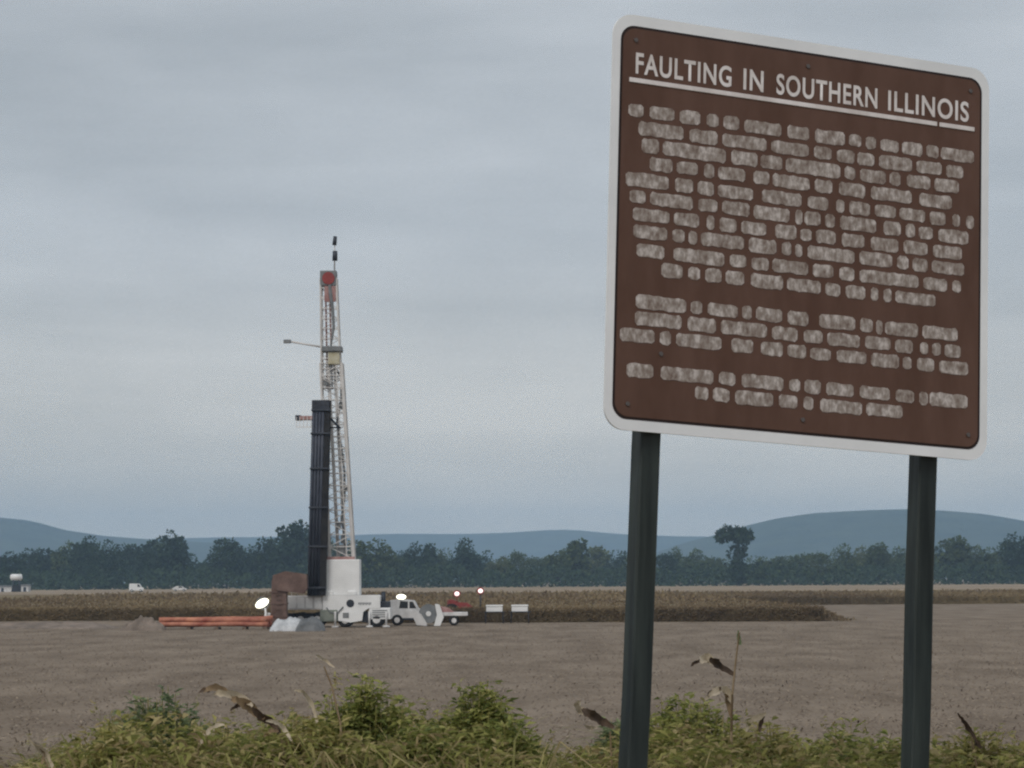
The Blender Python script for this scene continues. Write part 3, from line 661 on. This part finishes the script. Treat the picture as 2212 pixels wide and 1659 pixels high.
# heading, in condensed capitals
def text_mesh(s, x0, x1, z0, z1, off=.0):
    cu = bpy.data.curves.new('heading', 'FONT'); cu.body = s; cu.size = 1; cu.fill_mode = 'FRONT'; cu.offset = off; cu.space_character = 1.12
    ob = bpy.data.objects.new('heading', cu); C.objects.link(ob)
    dg = bpy.context.evaluated_depsgraph_get(); me = bpy.data.meshes.new_from_object(ob.evaluated_get(dg))
    bpy.data.objects.remove(ob); bpy.data.curves.remove(cu)
    ax = [v.co.x for v in me.vertices]; az = [v.co.y for v in me.vertices]
    for v in me.vertices:
        v.co = (x0+(v.co.x-min(ax))/(max(ax)-min(ax))*(x1-x0), -.0095, z0+(v.co.y-min(az))/(max(az)-min(az))*(z1-z0))
    me.materials.append(M['s_text']); me.update(); return me
for s, a, b2 in (('FAULTING', .056, .300), ('IN', .331, .3835), ('SOUTHERN', .4175, .6875), ('ILLINOIS', .717, .9405)):
    link('heading_word', text_mesh(s, u_(a), u_(b2), v_(.144), v_(.0915), .022), panel)
MB().box(u_(.041), u_(.852), -.0115, -.0075, v_(.1655), v_(.1545), .001).build('underline', M['s_text'], panel)
MB().box(u_(.859), u_(.9565), -.0115, -.0075, v_(.1655), v_(.1545), .001).build('underline', M['s_text'], panel)
for u, v in ((.055,.062),(.945,.062),(.055,.938),(.945,.938),(.135,.812),(.5,.062),(.5,.938)):
    MB().rod((u_(u), -.0125, v_(v)), (u_(u), -.0075, v_(v)), .0085, .0085, 12).build('bolt', M['s_bolt'], panel)
# body text: worn, smeared words
ROWS = [
(232,[41,78,94,156,170,222,239,269,282,322,336,432,449,505,522,601,613,645,658,685,698,747,757,812,824,857,864,956]),
(275,[67,180,196,267,280,394,407,505,520,566,581,628,636,681,695,784,797,866,879,926]),
(315,[76,119,129,289,304,371,380,436,446,590,602,630,644,713,724,753,771,835,847,914]),
(357,[97,154,165,218,235,260,271,340,362,403,412,509,523,569,588,657,674,784,806,895]),
(400,[38,145,162,207,219,260,271,361,385,488,505,559,581,602,616,671,685,741,752,821,835,878,898,918,936,957]),
(441,[49,88,100,207,222,270,283,353,364,457,473,491,497,539,552,577,592,688,709,755,769,794,805,843,859,942]),
(483,[58,149,161,224,244,263,277,320,333,397,421,476,487,516,528,580,597,657,675,749,764,829,845,924]),
(524,[60,144,158,188,199,220,230,340,353,424,439,463,474,492,507,631,645,733,747,777,789,830,842,931]),
(568,[69,138,162,290,305,347,361,405,415,508,521,575,592,631,646,805,819,884,899,922]),
(610,[132,185,200,229,243,284,295,342,360,443,454,542,555,594,609,661,677,696,711,732,743,852]),
(691,[70,196,208,236,251,327,339,363,375,442,457,511,540,635,649,682,692,709,716,805,818,914]),
(732,[69,185,201,272,285,403,417,483,500,549,562,648,663,731,744,791,812,833,845,868,879,923]),
(773,[33,118,132,159,173,287,313,368,389,445,458,506,518,571,588,666,679,754,765,788,804,850,865,944]),
(856,[51,117,136,268,283,324,341,448,464,492,504,546,561,633,650,730,747,796,811,834,839,943]),
(897,[223,256,268,310,325,422,438,485,502,527,546,656,668,765])]
rw = random.Random(4)
for v, us in ROWS:
    v = v/1000; hgt = .0168*SH
    for i in range(0, len(us), 2):
        a, b2 = u_(us[i]/1000), u_(us[i+1]/1000); zc = v_(v)+rw.uniform(-.0015,.0015); hh = hgt*rw.uniform(.92,1.06)
        pr = rrect(a, b2, zc-hh, zc+hh, min(.010, (b2-a)*.3), 3); n = len(pr); wob = []
        # letter-sized notches along the top and bottom edge of the worn word
        k = max(2, round((b2-a)/.021)); tops = [(b2-(b2-a)*(j+.5)/k) for j in range(k)]
        top = [(x_, zc+hh*rw.uniform(.86,1.06)) for x_ in tops]; bot = [(x_, zc-hh*rw.uniform(.86,1.06)) for x_ in reversed(tops)]
        pr = [(b2, zc+hh*.6)]+top+[(a, zc+hh*.6), (a, zc-hh*.6)]+bot+[(b2, zc-hh*.6)]
        wd_ = MB().prism(pr[::-1], -.0092, -.0072).build('word', M['s_word'], panel)

# ---------------------------------------------------------------- foreground verge plants
VZ = 1.45
TOPX = [0,80,180,260,400,480,640,700,860,930,1080,1130,1200,1290,1360,1470,1600,1760,1950,2060,2212]
TOPY = [1635,1610,1555,1525,1525,1535,1525,1500,1500,1530,1515,1550,1610,1585,1555,1530,1545,1575,1578,1588,1575]
def top_at(px, D): return hz(px, lerp(TOPX, TOPY, px), D)
def blade(mb, base, h_, lean, wd, curl):
    """arching blade of three segments"""
    sd_ = Vector((-lean.y, lean.x, 0)).normalized()*wd*.5 if lean.length > 1e-3 else Vector((wd*.5,0,0))
    pts = [base, base+Vector((0,0,h_*.45))+lean*.12*h_, base+Vector((0,0,h_*.82))+lean*.42*h_, base+Vector((0,0,h_*(1-curl*.25)))+lean*(.75+curl*.3)*h_]
    vs_ = []
    for p, f in zip(pts, (.8, 1, .7, .08)): vs_ += [p-sd_*f, p+sd_*f]
    mb.add(vs_, [(0,1,3,2), (2,3,5,4), (4,5,7,6)])
mb = MB()
for k in range(15000):
    D = random.uniform(11.7, 16.5); px = random.uniform(-60, 2270)
    zt = top_at(px, D)-VZ
    h_ = zt*random.uniform(.58, .94)*(1+.12*nv(px*.02, D*1.5)); a = random.uniform(0, 6.28); ln_ = random.uniform(.1, 1.1)
    blade(mb, Vector((gx(px, D), D, VZ-.02)), h_*(1+.12*ln_), Vector((math.cos(a), math.sin(a), 0))*ln_, random.uniform(.006,.016), random.uniform(.4,2.4))
for k in range(44000):                                           # small leaves of the plants tangled in it
    D = random.uniform(12.0, 15.5); px = random.uniform(-40, 2250); X = gx(px, D)
    cl = .5+.5*nv(X*3.1, D*2.3); zt = (top_at(px, D)-VZ)*(.55+.52*cl); z = zt*(1-.55*random.random()**1.6)
    a = random.uniform(0, 6.28)
    mb.leaf(Vector((X, D, VZ+z)), Vector((math.cos(a), math.sin(a), random.uniform(-.5,.8))), Vector((random.uniform(-.7,.7), random.uniform(-.7,.7), 1)), random.uniform(.035,.09), random.uniform(.012,.032), .25)
for k in range(55):                                             # thin seed stalks standing above it
    D = random.uniform(12.2, 15.5); px = random.uniform(-20, 2230); X = gx(px, D); h_ = (top_at(px, D)-VZ)*random.uniform(1.0, 1.2)
    a = random.uniform(0, 6.28); tip = Vector((X+.122*h_*math.cos(a), D+.122*h_*math.sin(a), VZ+.92*h_))
    blade(mb, Vector((X, D, VZ)), h_, Vector((math.cos(a), math.sin(a), 0))*.15, .004, .3)
    for q in range(random.randrange(5, 16)):
        mb.leaf(tip+Vector((random.gauss(0,.005), random.gauss(0,.005), -random.random()*.07)), Vector((math.cos(a)+random.gauss(0,.5), random.gauss(0,.5), random.uniform(.0,1))), rv(), random.uniform(.015,.035), random.uniform(.006,.012), .1)
tag(mb.build('verge_grass', M['grass'], None), 'tangled yellow green grass along the road verge in front', 'grass', kind='stuff')

def weed(px, top, D, spread_px, label, mt, seed, nst=26, ll=(.04,.095), lw=(.012,.028), dens=64, group='green weeds on the verge'):
    rnd = random.Random(seed); H = hz(px, top, D)-VZ; sp = spread_px*D/FPX
    o = thing('weed', (gx(px, D), D, VZ-.02), label, 'weed', group)
    st = MB(); lf = MB()
    for k in range(int(nst*2.6)):
        a = rnd.uniform(0, 6.28); r = sp*rnd.random()**.7; hh = H*(1-.16*(r/sp)**2.5)*rnd.uniform(.82,1.0)
        tip = Vector((math.cos(a)*r, math.sin(a)*r*.8, hh)); b0 = Vector((math.cos(a)*r*.25, math.sin(a)*r*.25, 0)); mid = b0.lerp(tip, .5)+Vector((rnd.uniform(-.03,.03), rnd.uniform(-.03,.03), .03))
        st.path([b0, mid, tip], [.005,.004,.0015], 5)
        for q in range(dens):
            t = rnd.random()**.65; p = (b0.lerp(mid, t*2) if t < .5 else mid.lerp(tip, t*2-1))
            aa = rnd.uniform(0, 6.28); d = Vector((math.cos(aa), math.sin(aa), rnd.uniform(-.25,.9)))
            p = p+Vector((math.cos(aa), math.sin(aa), .2))*rnd.uniform(0,.045)
            L_ = rnd.uniform(*ll)*(1.1-.45*t); lf.leaf(p, d, Vector((rnd.uniform(-.6,.6), rnd.uniform(-.6,.6), 1)), L_, rnd.uniform(*lw), rnd.uniform(.05,.35))
    lf.build('foliage', M[mt], o); st.build('stem', M['weed_y'], o)
    return o
weed(345, 1470, 13.6, 100, 'feathery blue-green weed at the left of the verge', 'weed_b', 1, 30)
weed(250, 1535, 12.8, 110, 'low yellow-green weed at the foot of the feathery blue-green one', 'weed_y', 2, 26)
weed(470, 1548, 13.2, 100, 'yellow-green weed under the long brown drooping leaf', 'weed_y', 3, 26)
weed(785, 1450, 13.0, 118, 'tall bushy green weed below the drill rig', 'weed_a', 4, 46, dens=78)
weed(690, 1515, 12.6, 110, 'light green weed left of the tall bushy one', 'weed_y', 5, 26)
weed(900, 1545, 12.5, 110, 'dark low weed between the two tall bushy weeds', 'weed_a', 6, 26)
weed(1035, 1450, 13.3, 95, 'tall green weed left of the left sign post', 'weed_a', 7, 38, dens=78)
weed(1110, 1530, 12.7, 80, 'low green weed right of the two tall bushy weeds', 'weed_a', 8, 24)
weed(1335, 1535, 14.4, 60, 'dark green weed against the left sign post', 'weed_b', 9, 22)
weed(1490, 1490, 14.0, 130, 'green weed right of the left sign post around the dry stalk', 'weed_a', 10, 34)
weed(1680, 1545, 13.0, 140, 'low mixed weed halfway between the sign posts', 'weed_y', 11, 30)
weed(1850, 1545, 13.6, 140, 'low green weed left of the right sign post', 'weed_a', 12, 30)
weed(2120, 1560, 13.2, 140, 'low yellowish weed at the right edge of the verge', 'weed_y', 13, 32)
weed(590, 1540, 12.6, 100, 'pale leafy weed between brown leaf and tall bushy weed', 'weed_a', 14, 26)

def ribbon(mb, pts, ws, tw=0.):
    """a crinkled, twisted dead leaf along a path"""
    pts = [Vector(p) for p in pts]; n = len(pts); m_ = (n-1)*5; sd0 = random.uniform(0, 90); vs_ = []
    tot = sum((pts[i+1]-pts[i]).length for i in range(n-1))
    def P(t):
        f = min(max(t, 0), .9999)*(n-1); i = int(f); u = f-i
        p0, p1, p2, p3 = pts[max(i-1,0)], pts[i], pts[min(i+1,n-1)], pts[min(i+2,n-1)]
        return .5*(2*p1+(p2-p0)*u+(2*p0-5*p1+4*p2-p3)*u*u+(3*p1-p0-3*p2+p3)*u**3)
    for j in range(m_+1):
        t = j/m_; f = min(t, .9999)*(n-1); i = int(f); w_ = ws[i]+(ws[i+1]-ws[i])*(f-i)
        p = P(t)+Vector((nv(t*7, sd0), nv(t*6, sd0+9), nv(t*8, sd0+21)))*tot*.028
        d = (P(t+.03)-P(t-.03)).normalized(); q_ = Vector((0,-1,0)).lerp(Vector((0,0,1)), tw)
        s_ = d.cross(q_).normalized(); s_ = Matrix.Rotation(.7*nv(t*4+3, sd0), 3, d) @ s_
        w2 = w_*1.1*(1+.4*nv(t*9, sd0+50)); c_ = d.cross(s_)*w2*.28
        vs_ += [p-s_*w2*.5*(1+.3*nv(t*14, sd0+70)), p+c_, p+s_*w2*.5*(1+.3*nv(t*14, sd0+80))]
    mb.add(vs_, [f_ for i in range(m_) for f_ in ((3*i, 3*i+1, 3*i+4, 3*i+3), (3*i+1, 3*i+2, 3*i+5, 3*i+4))], True)
def dry_plant(px, D, stalk, leaves, label, group='dry stalks among the weeds'):
    """stalk: pixel path from the top down; leaves: (pixel path, widths, material)"""
    o = thing('dry_stalk', (gx(stalk[-1][0], D), D, VZ-.02), label, 'dry plant', group)
    base = o.location.copy(); loc = lambda q_: at(q_[0], q_[1], D)-base
    pts = [loc(q_) for q_ in stalk]+[Vector((0,0,0))]
    MB().path(pts, [.003+.002*i/len(pts)*2 for i in range(len(pts))], 6).build('stem', M['dry'], o)
    for path, ws, mt in leaves:
        pp = [loc(q_)+Vector((0, .03*math.sin(i*1.7), 0)) for i, q_ in enumerate(path)]
        b = MB(); ribbon(b, pp, ws, .25); b.build('leaf', M[mt], o)
    return o
dry_plant(1578, 12.6, [(1597,1366),(1594,1390),(1588,1440),(1582,1500),(1580,1580),(1578,1659)],
 [([(1587,1458),(1564,1444),(1546,1432),(1532,1424)], [.012,.03,.034,.02], 'drydark'), ([(1540,1432),(1530,1422),(1520,1424),(1514,1432)], [.02,.04,.036,.01], 'pale'),
  ([(1514,1428),(1502,1432),(1492,1440)], [.012,.014,.004], 'drydark'),
  ([(1582,1520),(1570,1494),(1552,1490),(1538,1498),(1524,1508)], [.012,.032,.034,.03,.01], 'pale'), ([(1556,1488),(1542,1494),(1530,1504)], [.02,.03,.01], 'drydark'),
  ([(1580,1550),(1574,1516),(1566,1500)], [.01,.026,.008], 'dry'), ([(1599,1392),(1597,1376),(1594,1362)], [.012,.016,.004], 'weed_b')],
 'tall dry stalk with curled pale and brown leaves right of the left post')
dry_plant(1320, 12.4, [(1318,1580),(1320,1620),(1322,1659)],
 [([(1326,1572),(1306,1562),(1286,1548),(1268,1538),(1258,1530)], [.01,.034,.042,.03,.01], 'drydark'), ([(1264,1540),(1252,1534),(1247,1524),(1252,1514)], [.02,.028,.026,.008], 'pale'),
  ([(1290,1572),(1276,1574),(1262,1566)], [.006,.02,.004], 'pale')], 'dark brown drooping leaf with pale curled tip left of the left post')
dry_plant(600, 12.3, [(604,1584),(612,1620),(616,1659)],
 [([(612,1592),(590,1566),(566,1548),(545,1528)], [.010,.028,.034,.012], 'drydark'), ([(570,1552),(548,1536),(526,1518),(508,1510),(498,1512)], [.014,.036,.040,.026,.006], 'dry'),
  ([(545,1526),(520,1508),(496,1500),(474,1496),(460,1500)], [.012,.026,.030,.024,.006], 'pale'), ([(500,1508),(482,1492),(462,1486),(446,1490),(438,1496)], [.012,.022,.022,.018,.006], 'dry'),
  ([(530,1522),(514,1524),(498,1534)], [.014,.020,.004], 'drydark'), ([(452,1494),(440,1490),(430,1496)], [.01,.018,.004], 'drydark'), ([(630,1600),(612,1574),(594,1560),(576,1556)], [.008,.018,.018,.004], 'pale'),
  ([(600,1580),(584,1580),(570,1592)], [.01,.018,.004], 'dry')], 'long brown arching dead leaf below the left end of the rig')
dry_plant(742, 12.6, [(700,1440),(716,1480),(735,1560),(742,1659)],
 [([(722,1442),(706,1430),(692,1420),(684,1414)], [.004,.014,.014,.004], 'pale'), ([(690,1570),(672,1520),(654,1494),(636,1492)], [.008,.018,.016,.004], 'pale')], 'thin pale straw stem rising left of the tall bushy weed')
dry_plant(1640, 12.5, [(1632,1580),(1640,1659)],
 [([(1612,1580),(1622,1558),(1640,1548),(1654,1540)], [.008,.026,.026,.006], 'pale'), ([(1640,1580),(1646,1560),(1652,1548)], [.01,.018,.004], 'drydark')], 'short pale upright leaf right of the tall dry stalk')
dry_plant(2395, 12.5, [(2390,1620),(2392,1659)], [([(2390,1612),(2374,1590),(2356,1566),(2344,1548)], [.01,.022,.018,.004], 'drydark')], 'brown stem beyond the right edge') if False else None
dry_plant(2100, 12.6, [(2098,1590),(2110,1659)], [([(2114,1606),(2096,1576),(2080,1556),(2066,1540)], [.008,.02,.016,.004], 'drydark'), ([(2120,1616),(2112,1606),(2106,1598)], [.008,.026,.006], 'drydark')], 'thin brown leaning leaf right of the right sign post')
dry_plant(100, 12.4, [(96,1640),(104,1659)], [([(112,1659),(98,1634),(80,1612),(64,1594)], [.012,.022,.016,.004], 'pale'), ([(90,1650),(92,1630),(86,1618)], [.01,.014,.004], 'dry')], 'pale dead grass leaf at the lower left corner')
dry_plant(420, 12.6, [(430,1600),(424,1659)], [([(440,1610),(420,1590),(404,1586)], [.006,.018,.004], 'dry'), ([(430,1608),(450,1580),(470,1566),(488,1566)], [.008,.022,.02,.004], 'pale')], 'pale curled leaf beneath the long brown arching leaf')

# ---------------------------------------------------------------- haze
mb = MB(); mb.box(-9800, 9800, -400, 9800, -4, 230, 0)
hm = bpy.data.materials.new('haze'); hm.use_nodes = True; t = hm.node_tree; t.nodes.clear()
o_ = t.nodes.new('ShaderNodeOutputMaterial'); pv = t.nodes.new('ShaderNodeVolumePrincipled')
pv.inputs['Color'].default_value = (.50,.735,1,1); pv.inputs['Density'].default_value = 1.5e-4; pv.inputs['Anisotropy'].default_value = .0
t.links.new(pv.outputs[0], o_.inputs['Volume'])
hzb = mb.build('haze', hm); tag(hzb, 'thin blue haze lying over the fields and hills', 'haze', kind='stuff')
